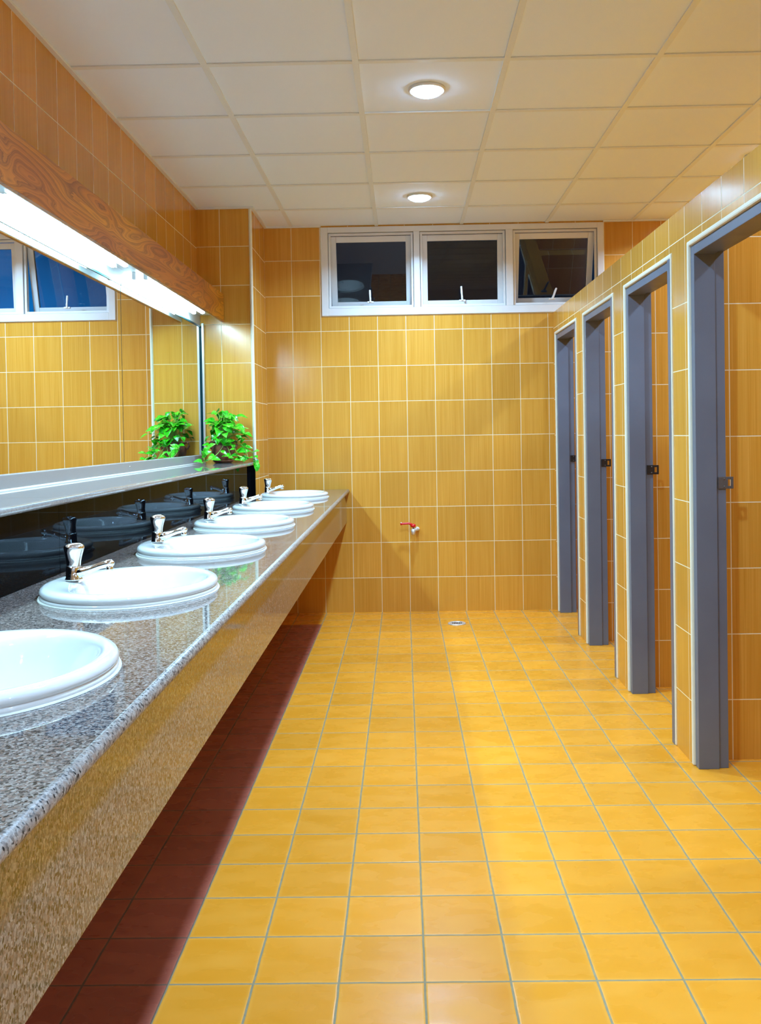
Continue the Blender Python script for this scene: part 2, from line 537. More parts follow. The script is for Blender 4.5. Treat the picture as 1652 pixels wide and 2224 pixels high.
# ------------------------------------------------------------------ ceiling
struct(obj('ceiling', box(XL - 0.1, XR_OUT + 0.1, YF - 0.1, YB + 0.12, ZC + 0.007, ZC + 0.05), M['ceiling']))
bm = bmesh.new()
CA, CB, CX0, CY0 = 0.59852, 0.5832, -1.36149, 5.38092
TW = 0.0125
tx = [CX0 + CA * i for i in range(1, 7)]
ty = [CY0 + CB * 1 - CB * j for j in range(0, 16)]
for x in tx:
    bx(bm, x - TW, x + TW, YF, YB, ZC, ZC + 0.006)
for y in ty:
    if y > YF:
        xe = [XL] + tx + [XR_OUT]
        for a, b in zip(xe[:-1], xe[1:]):
            bx(bm, a + (TW if a != XL else 0), b - (TW if b != XR_OUT else 0), y - TW, y + TW, ZC + 0.0012, ZC + 0.006)
struct(obj('trim_1', bm, M['tee']))
bm = bmesh.new()                                   # wall angle round the edge
bx(bm, XL, XL + 0.02, YF, PY, ZC - 0.004, ZC + 0.006)
bx(bm, XL + 0.02, PX + 0.02, PY - 0.02, PY, ZC - 0.004, ZC + 0.006)
bx(bm, PX, PX + 0.02, PY, YB, ZC - 0.004, ZC + 0.006)
bx(bm, PX + 0.02, WX0, YB - 0.02, YB, ZC - 0.004, ZC + 0.006)
bx(bm, WX1, XR_OUT, YB - 0.02, YB, ZC - 0.004, ZC + 0.006)
struct(obj('trim_2', bm, M['tee']))
# quarter-round edging on the pilaster corner
bm = bmesh.new()
lathe(bm, [(0.011, 1.10), (0.011, ZC - 0.004)], (PX - 0.005, PY + 0.005, 0), 16)
struct(obj('trim_3', bm, M['white_trim'], smooth=False))

# ------------------------------------------------------------------ downlights
def downlight(x, y, label, stall=False):
    r = empty('downlight', (x, y, ZC), label, 'ceiling light', 'recessed ceiling downlights' if not stall else 'downlights over the cubicles')
    bm = bmesh.new()
    lathe(bm, [(0.069, 0.0), (0.070, -0.005), (0.075, -0.005), (0.079, 0.0), (0.079, 0.007), (0.069, 0.007)], (0, 0, 0), 32, cap0=False, cap1=False)
    obj('ring', bm, M['white_board'], r, smooth=True)
    bm = bmesh.new()
    lathe(bm, [(0.068, 0.004), (0.068, -0.004), (0.062, -0.012), (0.046, -0.020), (0.024, -0.025), (0.008, -0.026)], (0, 0, 0), 32)
    obj('lamp', bm, M['lamp_stall'] if stall else M['lamp'], r, smooth=True)
    ld = bpy.data.lights.new('lamp_light', 'AREA')
    ld.shape = 'DISK'
    ld.size = 0.134
    ld.energy = STALL_W if stall else DOWN_W * (1.0 if y > 1 else 0.5)
    ld.color = STALL_COL if stall else DOWN_COL
    ld.spread = math.radians(153)
    lo = bpy.data.objects.new('lamp_light', ld)
    COL.objects.link(lo)
    lo.parent = r
    lo.location = (0, 0, -0.030)
    return r
downlight(0.126, 3.933, 'nearer of the two glowing downlights in the white ceiling')
downlight(0.126, 5.689, 'farther of the two glowing downlights, close to the windows')
downlight(0.126, 2.18, 'downlight in the ceiling straight above the near washbasins')
downlight(0.126, 0.42, 'downlight in the ceiling above the room entrance')
downlight(1.72, 0.30, 'added fill downlight in the unseen front area on the right')  # added fill lamp, out of view, lifts the shade under the counter
downlight(1.72, -1.30, 'added fill downlight by the unseen front right corner')  # added fill lamp in the invented front area
downlight(0.126, -1.30, 'added fill downlight by the unseen front wall')  # added fill lamp, unseen behind the camera
for i, y in enumerate((2.96, 3.98, 4.98, 5.98)):
    downlight(1.95, y, ['downlight above the nearest toilet cubicle', 'downlight above the second toilet cubicle',
                        'downlight above the third toilet cubicle', 'downlight above the farthest toilet cubicle'][i], True)

# ------------------------------------------------------------------ window
win = struct(empty('window_1', ((WX0 + WX1) / 2, YB, WZ0), None, None))
def wchild(name, bm, mat, parent=None, bevel=0.002, smooth=False):
    o = obj(name, bm, mat, parent or win, smooth=smooth, bevel=bevel)
    if parent is None:
        o.matrix_parent_inverse = Matrix.Translation(-Vector(win.location))
    return o
yf = YB - 0.012
bm = bmesh.new()
bx(bm, WX0, WX0 + 0.048, yf, YB + 0.09, WZ0, WZ1)
bx(bm, WX1 - 0.042, WX1, yf, YB + 0.09, WZ0, WZ1)
bx(bm, WX0 + 0.048, WX1 - 0.042, yf, YB + 0.09, WZ0, WZ0 + 0.052)
bx(bm, WX0 + 0.048, WX1 - 0.042, yf, YB + 0.09, WZ1 - 0.038, WZ1)
for a, b in ((0.094, 0.138), (0.742, 0.792)):
    bx(bm, a, b, yf, YB + 0.09, WZ0 + 0.052, WZ1 - 0.038)
wchild('frame', bm, M['window_white'])
bm = bmesh.new()
g = 0.006
bx(bm, WX0 - g, WX1 + g, YB - 0.003, YB - 0.0005, WZ0 - g, WZ0)
bx(bm, WX0 - g, WX0, YB - 0.003, YB - 0.0005, WZ0, WZ1)
bx(bm, WX1, WX1 + g, YB - 0.003, YB - 0.0005, WZ0, WZ1)
wchild('sealant', bm, M['white_trim'], bevel=0)
SASH = [(-0.509, 0.094, 12.5, 0.0), (0.138, 0.742, 3.0, 0.0), (0.792, 1.385, 17.0, 0.0)]
for si, (a, b, ang, _) in enumerate(SASH):
    z0, z1 = WZ0 + 0.052, WZ1 - 0.038
    # fixed stop the sash closes against
    bm = bmesh.new()
    s = 0.018
    ya, yb = YB + 0.006, YB + 0.03
    e = 0.0035
    bx(bm, a + e, a + s, ya, yb, z0 + e, z1 - e); bx(bm, b - s, b - e, ya, yb, z0 + e, z1 - e)
    bx(bm, a + s, b - s, ya, yb, z0 + e, z0 + s); bx(bm, a + s, b - s, ya, yb, z1 - s, z1 - e)
    wchild('stop', bm, M['window_white'], bevel=0.001)
    # sash hinged at its head, pushed out at the foot
    piv = Vector(((a + b) / 2, YB + 0.034, z1 - 0.02))
    st = obj('sash', bmesh.new(), M['window_white'], win)
    hw, hh = (b - a) / 2 - 0.012, (z1 - z0) - 0.03
    bm = bmesh.new()
    w = 0.042
    bx(bm, -hw, -hw + w, 0, 0.03, -hh, 0); bx(bm, hw - w, hw, 0, 0.03, -hh, 0)
    bx(bm, -hw + w, hw - w, 0, 0.03, -hh, -hh + w); bx(bm, -hw + w, hw - w, 0, 0.03, -w, 0)
    bmesh.ops.recalc_face_normals(bm, faces=bm.faces)
    bm.to_mesh(st.data); bm.free()
    md = st.modifiers.new('bevel', 'BEVEL'); md.width = 0.002; md.segments = 2
    st.matrix_parent_inverse = Matrix.Translation(-Vector(win.location))
    st.location = piv
    st.rotation_euler = (math.radians(ang), 0, 0)
    obj('pane', box(-hw + w - 0.004, hw - w + 0.004, 0.012, 0.017, -hh + w - 0.004, -w + 0.004), M['glass'], st)
    # cam handle: base plate on the stop, lever standing up
    hx = [-0.214, 0.432, 1.062][si]
    h = wchild('handle', bmesh.new(), M['window_white'])
    bm = bmesh.new()
    bx(bm, hx - 0.022, hx + 0.022, YB - 0.012, YB + 0.006, z0 + 0.034, z0 + 0.046)
    lean = [-0.004, -0.006, 0.032][si]
    top = [0.125, 0.14, 0.115][si]
    tube(bm, [(hx, YB - 0.012, z0 + 0.038), (hx + lean * 0.3, YB - 0.016, z0 + 0.06), (hx + lean * 0.7, YB - 0.012, z0 + 0.095), (hx + lean, YB - 0.008, z0 + top)], [0.009, 0.007, 0.0075, 0.0065], 10)
    bmesh.ops.recalc_face_normals(bm, faces=bm.faces)
    bm.to_mesh(h.data); bm.free()

# ------------------------------------------------------------------ cubicle door frames
NUM = ['1', '2', '3', '4']
for di, (a, b) in enumerate(DOORS):
    d = struct(empty('door_' + NUM[3 - di], (XP, (a + b) / 2, 0)))
    inv = Matrix.Translation(-Vector(d.location))
    def dc(name, bm, mat, bevel=0.0015, smooth=False, d=d, inv=inv):
        o = obj(name, bm, mat, d, smooth=smooth, bevel=bevel)
        o.matrix_parent_inverse = inv
        return o
    # quarter-round white edging of the tiles
    t = 0.020
    rr = 0.012
    bm = bmesh.new()
    bx(bm, XP - 0.006, XP + 0.03, b - t, b, 0, ZD)
    dc('edge_trim', bm, M['white_trim'], 0.006)
    bm = bmesh.new()
    bx(bm, XP - 0.006, XP + 0.03, a, a + 0.012, 0, ZD)
    dc('edge_trim', bm, M['white_trim'], 0.005)
    bm = bmesh.new()
    bx(bm, XP - 0.006, XP + 0.03, a + 0.012, b - t, ZD - t, ZD)
    dc('edge_trim', bm, M['white_trim'], 0.006)
    # grey painted timber: two jambs and a head, each with a stepped rebate
    x0, x1, xs = XP + 0.004, XP + 0.117, XP + 0.080
    zt = ZD - t
    bm = bmesh.new()
    bx(bm, x0, xs, b - t - 0.037, b - t, 0.0, zt)
    bx(bm, xs, x1, b - t - 0.027, b - t, 0.0, zt)
    dc('jamb', bm, M['grey_paint'])
    bm = bmesh.new()
    bx(bm, x0 - 0.010, xs, a + 0.012, a + 0.047, 0.0, zt)
    bx(bm, xs, x1, a + 0.012, a + 0.037, 0.0, zt)
    dc('jamb', bm, M['grey_paint'])
    bm = bmesh.new()
    bx(bm, x0, xs, a + 0.047, b - t - 0.037, zt - 0.036, zt)
    bx(bm, xs, x1, a + 0.037, b - t - 0.027, zt - 0.026, zt)
    dc('head', bm, M['grey_paint'])
    # latch keeper plate screwed on the far jamb
    yk = b - t - 0.027
    zk = [1.072, 1.072, 1.070, 1.060][di]
    bm = bmesh.new()
    kx0, kx1 = x1 - 0.030, x1 + 0.026
    s0, s1 = x1 + 0.006, x1 + 0.017
    hz = 0.022
    bx(bm, kx0, s0, yk - 0.0045, yk - 0.0005, zk - hz, zk + hz)
    bx(bm, s1, kx1, yk - 0.0045, yk - 0.0005, zk - hz, zk + hz)
    bx(bm, s0, s1, yk - 0.0045, yk - 0.0005, zk + 0.012, zk + hz)
    bx(bm, s0, s1, yk - 0.0045, yk - 0.0005, zk - hz, zk - 0.012)
    kp = dc('latch_keeper', bm, M['steel'] if di == 3 else M['dark_steel'], 0.001)
    for sz in (-0.014, 0.014):
        bm = bmesh.new()
        lathe(bm, [(0.003, 0), (0.003, -0.0012), (0.0015, -0.0022)], (x1 - 0.008, yk - 0.0045, zk + sz), 12, 'Y')
        o = obj('screw', bm, M['steel'], kp, smooth=True)
        o.matrix_parent_inverse = Matrix()

# ------------------------------------------------------------------ vanity counter
ZT = 0.876
XN = -0.386          # nosing
XS = -0.410          # skirt face
YN, YE = 0.25, 6.448
XW = -0.985          # splashback face
BASINS = [1.45, 2.268, 3.075, 3.90, 4.765, 5.70]
BX, BA, BB = -0.686, 0.212, 0.248
van = empty('vanity_counter', (XW, YN, 0), 'long speckled granite vanity counter holding the six white washbasins', 'counter')
vinv = Matrix.Translation(-Vector(van.location))
cu = bpy.data.curves.new('top', 'CURVE')
cu.dimensions = '2D'
cu.fill_mode = 'BOTH'
cu.extrude = 0.0125
cu.resolution_u = 1
def spline(pts):
    s = cu.splines.new('POLY')
    s.points.add(len(pts) - 1)
    for p, q in zip(s.points, pts):
        p.co = (q[0], q[1], 0, 1)
    s.use_cyclic_u = True
spline([(XW - 0.02, YN), (XN - 0.0125, YN), (XN - 0.0125, YE), (PX + 0.002, YE), (PX + 0.002, PY - 0.002), (XW - 0.02, PY - 0.002)])
for yc in BASINS:
    spline([(BX + (BA - 0.030) * math.cos(2 * PI * k / 64), yc + (BB - 0.030) * math.sin(2 * PI * k / 64)) for k in range(64)])
tmp = bpy.data.objects.new('top', cu)
COL.objects.link(tmp)
dg = bpy.context.evaluated_depsgraph_get()
me = bpy.data.meshes.new_from_object(tmp.evaluated_get(dg))
bpy.data.objects.remove(tmp)
bm = bmesh.new()
bm.from_mesh(me)
bmesh.ops.translate(bm, verts=bm.verts, vec=(0, 0, ZT - 0.0125))
# bullnose front edge
n = 12
r0 = []
for y in (YN, YE):
    r0.append([(XN - 0.0125 + 0.0125 * math.cos(-PI / 2 + PI * k / n), y, ZT - 0.0125 + 0.0125 * math.sin(-PI / 2 + PI * k / n)) for k in range(n + 1)])
nf = len(bm.faces)
rings(bm, r0, mi=1)
o = obj('countertop', bm, [M['granite'], M['granite_edge']], van)
o.matrix_parent_inverse = vinv
for p in o.data.polygons:
    p.use_smooth = 0.05 < abs(p.normal.x) < 0.999 and abs(p.normal.y) < 0.5 and abs(p.normal.z) > 0.02
o = obj('front_panel', box(XS - 0.02, XS, YN, YE, 0.640, ZT - 0.0255), M['granite_front'], van, bevel=0.001)
o.matrix_parent_inverse = vinv

# black splashback
for i, (y0, y1) in enumerate(((0.25, 2.584), (2.586, PY - 0.002))):
    bm = box(XW - 0.03, XW, y0, y1, ZT + 0.0005, 1.0755)
    if i == 1:
        bx(bm, XW, PX - 0.001, y1 - 0.006, y1, ZT + 0.0005, 1.0755)      # short return on the pilaster
    o = obj('splashback_panel', bm, M['black_granite'])
    tag(o, ['polished black splashback panel behind the two nearest washbasins', 'long polished black splashback panel behind the four far washbasins'][i], 'splashback', 'black splashback panels')
struct(obj('trim_4', box(XL, XW - 0.032, 0.25, PY - 0.002, 0.62, 1.0745), M['grey_board']))   # masonry ledge behind the splashback

# ledge under the mirror
ledge = empty('granite_ledge', (-1.13, 3.0, 1.076), 'narrow grey granite ledge running below the mirrors', 'shelf')
linv = Matrix.Translation(-Vector(ledge.location))
bm = bmesh.new()
y0, y1 = 0.25, PY - 0.002
prof = [(XL + 0.001, 1.077), (-0.958, 1.077)] + [(-0.958 + 0.010 * math.cos(-PI / 2 + PI * k / 8), 1.087 + 0.010 * math.sin(-PI / 2 + PI * k / 8)) for k in range(1, 8)] + [(-0.958, 1.097), (XL + 0.001, 1.097)]
rings(bm, [[(x, y0, z) for x, z in prof], [(x, 2.553, z) for x, z in prof]])
rings(bm, [[(x, 2.555, z) for x, z in prof], [(x, y1, z) for x, z in prof]])
o = obj('slab', bm, M['granite_ledge'], ledge)
o.matrix_parent_inverse = linv
o = obj('upstand', box(-1.292, -1.272, y0, PY - 0.05, 1.102, 1.150), M['upstand'], ledge, bevel=0.003)
o.matrix_parent_inverse = linv
bm = bmesh.new()
tube(bm, [(-1.2725, y0, 1.0985), (-1.2725, PY - 0.05, 1.0985)], 0.0055, 8)
o = obj('sealant_bead', bm, M['silicone'], ledge, smooth=True)
o.matrix_parent_inverse = linv
bm = bmesh.new()
lathe(bm, [(0.004, -0.0005), (0.0042, 0.002), (0.002, 0.0035)], (-1.272, 4.22, 1.128), 12, 'X')
o = obj('screw', bm, M['chrome'], ledge, smooth=True)
o.matrix_parent_inverse = linv

# ------------------------------------------------------------------ mirrors
XM = -1.288
for i, (y0, y1) in enumerate(((0.30, 4.186), (4.193, 5.835))):
    m = empty('wall_mirror', (XM, y0, 1.152), ['wide wall mirror panel nearer the camera, showing the reflected window', 'wall mirror panel at the far end reflecting the potted plant'][i], 'mirror', 'frameless wall mirrors')
    minv = Matrix.Translation(-Vector(m.location))
    o = obj('glass', box(XM - 0.006, XM, y0, y1, 1.140, 1.965), M['mirror'], m)
    o.matrix_parent_inverse = minv
    o = obj('top_edge', box(XM - 0.006, XM + 0.0035, y0, y1, 1.9652, 1.9745), M['teal_edge'], m)
    o.matrix_parent_inverse = minv
    if i == 1:
        o = obj('side_reflection_strip', box(XM - 0.006, XM + 0.008, y1 + 0.0005, y1 + 0.012, 1.152, 1.9715), M['teal_edge'], m)  # dark teal strip standing in for the gap reflected beside the mirror
        o.matrix_parent_inverse = minv
        o = obj('side_channel', box(XM + 0.0085, XM + 0.021, y1 + 0.0005, y1 + 0.03, 1.152, 1.99), M['alu'], m)
        o.matrix_parent_inverse = minv

# ------------------------------------------------------------------ light pelmet over the mirrors
pel = empty('light_pelmet', (XL, 3.0, 2.0), 'varnished wooden light pelmet running above the mirrors', 'pelmet')
pinv = Matrix.Translation(-Vector(pel.location))
PYN = 0.30
for nm, b_, mat, bev in (
        ('fascia_board', (-1.158, -1.140, PYN, 5.872, 2.003, 2.178), M['wood'], 0.0015),
        ('top_board', (XL + 0.001, -1.159, PYN, 5.872, 2.150, 2.168), M['wood'], 0),
        ('lining_board', (-1.164, -1.1585, PYN, 5.872, 2.0045, 2.149), M['white_board'], 0),
        ('soffit_board', (-1.294, -1.1645, PYN, 5.872, 2.046, 2.056), M['white_board'], 0),
        ('back_board', (XL + 0.001, -1.2955, PYN, PY - 0.003, 1.135, 2.149), M['grey_board'], 0)):
    o = obj(nm, box(*b_), mat, pel, bevel=bev)
    o.matrix_parent_inverse = pinv

# fluorescent tubes under the soffit
TUBES = [(1.25, 2.48), (2.77, 4.00), (4.31, 5.54)]
for i, (y0, y1) in enumerate(TUBES):
    f = empty('fluorescent_light', (-1.225, (y0 + y1) / 2, 2.046), ['fluorescent tube light nearest the camera above the mirror', 'middle fluorescent tube light above the mirror, glowing white', 'farthest fluorescent tube light above the mirror, by the plant'][i], 'tube light', 'fluorescent lights under the pelmet')
    finv = Matrix.Translation(-Vector(f.location))
    hl = (y1 - y0) / 2
    for x in (-0.032, 0.022):
        bm = bmesh.new()
        lathe(bm, [(0.013, -hl + 0.0125), (0.013, hl - 0.0125)], (x, 0, -0.024), 20, 'Y')
        obj('tube', bm, M['tube'], f, smooth=True)
        for sgn in (-1, 1):
            bm = bmesh.new()
            bx(bm, x - 0.010, x + 0.010, sgn * hl - 0.012, sgn * hl + 0.012, -0.036, -0.0005)
            obj('lamp_holder', bm, M['white_board'], f, bevel=0.003)

# ------------------------------------------------------------------ washbasins and taps
def ell(a, b, c, z, n=72):
    return [(c + a * math.cos(2 * PI * k / n), b * math.sin(2 * PI * k / n), z) for k in range(n)]
def basin_mesh():
    bm = bmesh.new()
    A, B = BA, BB
    rs = [ell(A - 0.036, B - 0.036, 0, -0.002), ell(A - 0.020, B - 0.020, 0, 0.0005), ell(A - 0.004, B - 0.004, 0, 0.0005), ell(A, B, 0, 0.004), ell(A - 0.001, B - 0.001, 0, 0.008), ell(A - 0.006, B - 0.006, 0, 0.0105),
          ell(A - 0.002, B - 0.002, 0, 0.013), ell(A, B, 0, 0.019), ell(A - 0.004, B - 0.004, 0, 0.026), ell(A - 0.012, B - 0.012, 0, 0.0305), ell(A - 0.022, B - 0.022, 0.001, 0.0315)]
    rs += [ell(0.176, 0.214, 0.010, 0.0300), ell(0.160, 0.204, 0.020, 0.0270), ell(0.151, 0.198, 0.0265, 0.022), ell(0.145, 0.192, 0.0285, 0.012), ell(0.139, 0.184, 0.029, -0.010),
           ell(0.128, 0.168, 0.026, -0.045), ell(0.112, 0.144, 0.022, -0.080), ell(0.088, 0.110, 0.018, -0.108), ell(0.058, 0.068, 0.012, -0.123), ell(0.022, 0.022, 0.010, -0.128)]
    inner = len(rs)
    # outer shell going back up below the counter
    rs2 = [ell(0.026, 0.026, 0.010, -0.140), ell(0.070, 0.080, 0.012, -0.136), ell(0.105, 0.125, 0.018, -0.118), ell(0.130, 0.160, 0.022, -0.085), ell(0.145, 0.180, 0.020, -0.045), ell(A - 0.040, B - 0.042, 0.006, -0.010)]
    vs = rings(bm, rs + rs2, False, False)
    a, b = vs[-1], vs[0]
    n = len(a)
    for i in range(n):
        bm.faces.new((a[i], a[(i + 1) % n], b[(i + 1) % n], b[i]))
    return bm
b_label = ['white washbasin nearest the camera, cut by the left edge', 'second white washbasin from the camera, largest one fully in view', 'third white washbasin from the camera along the counter',
           'fourth white washbasin from the camera along the counter', 'fifth white washbasin, last but one before the back wall', 'farthest white washbasin, at the back wall end of the counter']
bas = empty('washbasin', (BX, BASINS[0], ZT), b_label[0], 'washbasin', 'white washbasins in the counter')
obj('bowl', basin_mesh(), M['ceramic'], bas, smooth=True)
bm = bmesh.new()
lathe(bm, [(0.021, -0.1275), (0.024, -0.124), (0.020, -0.1225), (0.014, -0.1265), (0.004, -0.1265)], (0.010, 0, 0), 24)
obj('waste', bm, M['chrome'], bas, smooth=True)
bm = bmesh.new()
rings(bm, [ell(BA + 0.0035, BB + 0.0035, 0, 0.0004), ell(BA + 0.002, BB + 0.002, 0, 0.003), ell(BA - 0.002, BB - 0.002, 0, 0.0035)], False, False)
obj('sealant_ring', bm, M['silicone'], bas, smooth=True)
for i, y in enumerate(BASINS[1:]):
    c = copy_tree(bas)
    c.location = (BX, y, ZT)
    c['label'] = b_label[i + 1]

t_label = ['chrome push tap on the washbasin nearest the camera', 'chrome push tap on the second washbasin, largest tap in view', 'chrome push tap on the third washbasin from the camera',
           'chrome push tap on the fourth washbasin from the camera', 'chrome push tap on the fifth washbasin from the camera', 'chrome push tap on the farthest washbasin by the back wall']
tap = empty('tap', (-0.834, BASINS[0], ZT + 0.0315), t_label[0], 'tap', 'chrome taps on the washbasins')
bm = bmesh.new()
lathe(bm, [(0.0215, 0.0), (0.0215, 0.003), (0.0195, 0.005), (0.0190, 0.030), (0.0180, 0.034), (0.012, 0.036)], n=28)
obj('body', bm, M['chrome'], tap, smooth=True)
bm = bmesh.new()
# spout: flat oval section rising away from the wall
sp = [(0.004, 0, 0.018), (0.025, 0, 0.021), (0.045, 0, 0.027), (0.065, 0, 0.034), (0.083, 0, 0.039), (0.095, 0, 0.040), (0.101, 0, 0.038)]
tube(bm, sp, [0.015, 0.0125, 0.0095, 0.0085, 0.0095, 0.0095, 0.005], 16, sx=1.1)
obj('spout', bm, M['chrome'], tap, smooth=True)
bm = bmesh.new()
lathe(bm, [(0.0085, 0.036), (0.0092, 0.026), (0.0092, 0.022), (0.006, 0.021)], (0.090, 0, 0), 20)
obj('aerator', bm, M['chrome'], tap, smooth=True)
bm = bmesh.new()
# knob with three soft lobes, flaring upwards
rs = []
for r, h, lob in ((0.0165, 0.034, 0.0), (0.0172, 0.037, 0.02), (0.0175, 0.046, 0.05), (0.0190, 0.058, 0.09), (0.0215, 0.070, 0.12), (0.0235, 0.079, 0.12), (0.0235, 0.084, 0.11), (0.0205, 0.0885, 0.08), (0.013, 0.0915, 0.03), (0.005, 0.0925, 0.0)):
    rs.append([((r * (1 + lob * math.cos(3 * (2 * PI * q / 36) + 0.6))) * math.cos(2 * PI * q / 36) + (h - 0.034) * 0.04, (r * (1 + lob * math.cos(3 * (2 * PI * q / 36) + 0.6))) * math.sin(2 * PI * q / 36), h) for q in range(36)])
rings(bm, rs)
obj('knob', bm, M['chrome'], tap, smooth=True)
for i, y in enumerate(BASINS[1:]):
    c = copy_tree(tap)
    c.location = (-0.834 + [0.004, -0.004, -0.006, -0.01, -0.02][i], y, ZT + 0.0315)
    c['label'] = t_label[i + 1]

# ------------------------------------------------------------------ pothos in a terracotta pot
plant = empty('potted_plant', (-1.135, 5.735, 1.097), 'leafy green pothos trailing from a terracotta pot on the ledge corner', 'potted plant')
bm = bmesh.new()
lathe(bm, [(0.044, 0.0), (0.052, 0.003), (0.064, 0.014), (0.066, 0.019), (0.062, 0.019), (0.052, 0.008), (0.02, 0.007)], n=36)
obj('saucer', bm, M['terracotta'], plant, smooth=True)
bm = bmesh.new()
prof = [(0.036, 0.008), (0.046, 0.014), (0.060, 0.034), (0.070, 0.062), (0.072, 0.085), (0.066, 0.106), (0.060, 0.116), (0.066, 0.124), (0.071, 0.131), (0.069, 0.137), (0.060, 0.135), (0.056, 0.120), (0.05, 0.105)]
rs = []
for r, h in prof:
    rs.append([(r * (1 + (0.02 * math.cos(18 * 2 * PI * q / 72) if 0.03 < h < 0.11 else 0)) * math.cos(2 * PI * q / 72), r * (1 + (0.02 * math.cos(18 * 2 * PI * q / 72) if 0.03 < h < 0.11 else 0)) * math.sin(2 * PI * q / 72), h) for q in range(72)])
rings(bm, rs)
pot = obj('pot', bm, M['terracotta'], plant, smooth=True)
for ang in (PI * 0.97, -0.05):
    bm = bmesh.new()
    c, s = math.cos(ang), math.sin(ang)
    tube(bm, [(c * r, s * r, h) for r, h in ((0.066, 0.088), (0.080, 0.096), (0.089, 0.112), (0.087, 0.128), (0.077, 0.136), (0.066, 0.132))], 0.0075, 10)
    obj('handle', bm, M['terracotta'], pot, smooth=True)
bm = bmesh.new()
lathe(bm, [(0.055, 0.110), (0.04, 0.121), (0.01, 0.124)], n=24)
obj('soil', bm, M['soil'], plant, smooth=True)

rnd = random.Random(11)
lf, stm = bmesh.new(), bmesh.new()
def leaf(bm, base, d, up, L, fold=0.25, droop=0.35):
    """heart shaped blade from its base along d, with a folded midrib and a drooping tip"""
    d = Vector(d).normalized(); up = Vector(up)
    s = d.cross(up).normalized(); up = s.cross(d).normalized()
    outline = [(0.0, -0.02), (0.16, -0.10), (0.32, -0.06), (0.42, 0.10), (0.43, 0.28), (0.36, 0.50), (0.24, 0.72), (0.11, 0.90), (0.0, 1.04)]
    mid = []
    rt, lt = [], []
    def P(u, v):
        z = abs(u) * fold * L - (v * v) * droop * L * 0.6 + 0.06 * L * math.sin(v * 5 + u * 3)
        return Vector(base) + s * (u * L) + d * (v * L) + up * z
    for i, (u, v) in enumerate(outline):
        mid.append(bm.verts.new(P(0, max(0.0, v) if i else 0.0)) if i not in (1, 2) else None)
    mv = [mid[0]] + [m for m in mid[3:]]
    def side(sg):
        e1 = [bm.verts.new(P(sg * u, v)) for u, v in outline[1:-1]]
        h1 = [bm.verts.new(P(sg * u * 0.5, (v + max(v, 0.05)) / 2 + 0.02)) for u, v in outline[1:-1]]
        def F(*vs):
            vs = list(vs)
            if sg < 0: vs.reverse()
            try: bm.faces.new(vs).smooth = True
            except ValueError: pass
        F(mid[0], h1[0], e1[0])
        for k in range(len(e1) - 1):
            F(e1[k], h1[k], h1[k + 1], e1[k + 1])
        F(mid[0], mid[3], h1[2], h1[1]); F(mid[0], h1[1], h1[0])
        for k in range(2, len(e1) - 1):
            F(h1[k], mid[k + 1], mid[k + 2], h1[k + 1])
        F(e1[-1], h1[-1], mid[-1]); F(h1[-1], mid[-2], mid[-1])
    side(1); side(-1)
def curve(p0, p1, p2, n=7):
    return [tuple((1 - t) ** 2 * Vector(p0) + 2 * t * (1 - t) * Vector(p1) + t * t * Vector(p2)) for t in [i / n for i in range(n + 1)]]
WALLX = -1.255 + 1.135     # keep leaves clear of mirror / pilaster (local coords)
WALLY = PY - 0.01 - 5.735
def ok(p, L):
    return p.x > WALLX + 0.01 and p.y < WALLY - 0.01 and p.z > 0.012
cnt = 0
tries = 0
while cnt < 74 and tries < 3000:
    tries += 1
    az = rnd.uniform(0, 2 * PI)
    el = rnd.uniform(-0.15, 1.35)
    R = rnd.uniform(0.07, 0.15)
    q = Vector((math.cos(az) * math.cos(el) * R * 1.0, math.sin(az) * math.cos(el) * R * 1.0 - 0.01, 0.165 + math.sin(el) * R * 1.15))
    L = rnd.uniform(0.045, 0.072)
    dirv = Vector((math.cos(az), math.sin(az), rnd.uniform(-0.7, 0.35)))
    dirv.normalize()
    tip = q + dirv * L
    if not (ok(q, L) and ok(tip, L)):
        continue
    if q.z < 0.15 and q.y < 0.0:
        continue
    rtp = Vector((rnd.uniform(-0.03, 0.03), rnd.uniform(-0.03, 0.03), 0.120))
    tube(stm, curve(rtp, (rtp + q) / 2 + Vector((0, 0, 0.05)), q), 0.0016, 6)
    leaf(lf, q, dirv, Vector((rnd.uniform(-0.4, 0.4), rnd.uniform(-0.8, 0.1), 1.0)), L, rnd.uniform(0.1, 0.35), rnd.uniform(0.2, 0.6))
    cnt += 1
# trailing vines: over the ledge edge, forward along the ledge, and hanging past the corner
vines = [
    [(0.02, -0.02, 0.125), (0.03, -0.09, 0.13), (0.00, -0.16, 0.06), (-0.045, -0.26, 0.020), (-0.06, -0.36, 0.014)],
    [(-0.02, -0.03, 0.125), (-0.05, -0.10, 0.12), (-0.07, -0.18, 0.09), (-0.07, -0.26, 0.06), (-0.05, -0.33, 0.03)],
    [(0.03, -0.01, 0.125), (0.08, -0.06, 0.11), (0.11, -0.11, 0.05), (0.13, -0.13, 0.02), (0.16, -0.15, 0.014)],
    [(0.03, 0.00, 0.125), (0.10, -0.01, 0.13), (0.145, -0.02, 0.09), (0.155, -0.03, 0.05), (0.165, -0.05, 0.02)],
    [(0.04, 0.01, 0.125), (0.12, 0.02, 0.11), (0.175, 0.02, 0.07), (0.194, 0.01, 0.035), (0.206, 0.0, 0.002), (0.208, -0.01, -0.015)],
    [(0.01, -0.03, 0.125), (0.05, -0.10, 0.10), (0.075, -0.13, 0.03), (0.10, -0.10, 0.014), (0.12, -0.06, 0.014)],
]
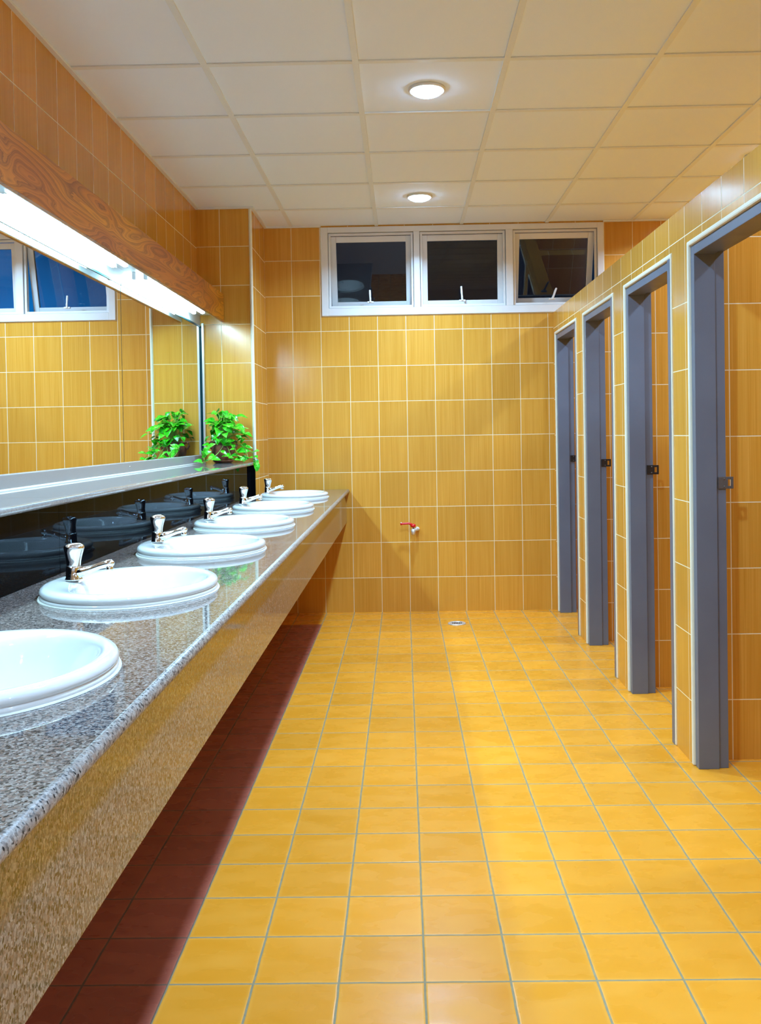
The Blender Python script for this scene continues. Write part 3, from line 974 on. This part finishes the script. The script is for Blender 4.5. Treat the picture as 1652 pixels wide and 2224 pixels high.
for vi, v in enumerate(vines):
    pts = []
    for a, b_ in zip(v[:-1], v[1:]):
        for t in (0, 0.25, 0.5, 0.75):
            pts.append(Vector(a).lerp(Vector(b_), t))
    pts.append(Vector(v[-1]))
    # soften the corners
    for _ in range(3):
        pts = [pts[0]] + [(pts[i - 1] + pts[i] * 2 + pts[i + 1]) / 4 for i in range(1, len(pts) - 1)] + [pts[-1]]
    tube(stm, pts, 0.0019, 6)
    for i in range(3, len(pts), 2):
        q = pts[i]
        L = rnd.uniform(0.034, 0.056)
        dirv = Vector((rnd.uniform(-0.8, 1.0), rnd.uniform(-1, 0.2), rnd.uniform(-0.3, 0.9))).normalized()
        if vi == 4 and i > 12:
            dirv = Vector((rnd.uniform(0.0, 0.5), rnd.uniform(-0.3, 0.1), -1)).normalized(); L *= 0.9
        tip = q + dirv * L
        if vi != 4 and not (ok(q, L) and ok(tip, L)):
            dirv.z = abs(dirv.z) + 0.5; dirv.x = abs(dirv.x); dirv.normalize()
        leaf(lf, q + dirv * 0.008, dirv, Vector((0.3, -0.6, 1)), L, 0.2, 0.3)
obj('foliage', lf, M['leaf'], plant, normals=False)
obj('stems', stm, M['stem'], plant, smooth=True)

# ------------------------------------------------------------------ wall valve and floor drain
vx, vz = 0.082, 0.588
val = empty('wall_valve', (vx, YB, vz), 'small wall tap with a red lever on the back wall', 'tap')
bm = bmesh.new()
lathe(bm, [(0.0145, -0.0005), (0.0145, -0.006), (0.011, -0.008), (0.0105, -0.010), (0.0105, -0.030)], (0.008, 0, 0), 24, 'Y')
obj('wall_flange', bm, M['white_board'], val, smooth=True)
bm = bmesh.new()
tube(bm, [(0.008, -0.026, 0), (0.004, -0.045, 0), (-0.022, -0.062, 0)], [0.0105, 0.012, 0.013], 14)
tube(bm, [(-0.022, -0.062, 0.024), (-0.022, -0.062, 0.0), (-0.022, -0.066, -0.018), (-0.022, -0.068, -0.034)], [0.012, 0.0175, 0.014, 0.0115], 14)
obj('body', bm, M['satin_chrome'], val, smooth=True)
bm = bmesh.new()
lathe(bm, [(0.013, 0.018), (0.019, 0.023), (0.0195, 0.033), (0.013, 0.041), (0.004, 0.043)], (-0.022, -0.062, 0), 20)
tube(bm, [(-0.022, -0.062, 0.030), (-0.040, -0.062, 0.040), (-0.052, -0.062, 0.045), (-0.098, -0.062, 0.043), (-0.112, -0.062, 0.041)], [0.010, 0.009, 0.0075, 0.0075, 0.009], 12)
obj('lever', bm, M['red'], val, smooth=True)
bm = bmesh.new()
lathe(bm, [(0.004, 0), (0.0065, 0.003), (0.003, 0.006)], (-0.106, -0.062, 0.047), 12)
obj('lever_tip', bm, M['white_board'], val, smooth=True)

dr = empty('floor_drain', (0.335, 6.02, 0), 'round steel floor drain in the tiles near the back wall', 'drain')
bm = bmesh.new()
lathe(bm, [(0.040, 0.001), (0.041, 0.006), (0.056, 0.006), (0.060, 0.003), (0.060, 0.0005)], n=36, cap0=False, cap1=False)
obj('rim', bm, M['satin_chrome'], dr, smooth=True)
bm = bmesh.new()
for kx in range(-3, 4):
    x = kx * 0.0115
    h = math.sqrt(max(0, 0.0405 ** 2 - x * x))
    bx(bm, x - 0.0022, x + 0.0022, -h, h, 0.0035, 0.0055)
obj('grate', bm, M['satin_chrome'], dr)
bm = bmesh.new()
lathe(bm, [(0.0405, 0.0006), (0.0405, 0.0012), (0.02, 0.0012)], n=32)
obj('sump', bm, M['soil'], dr)
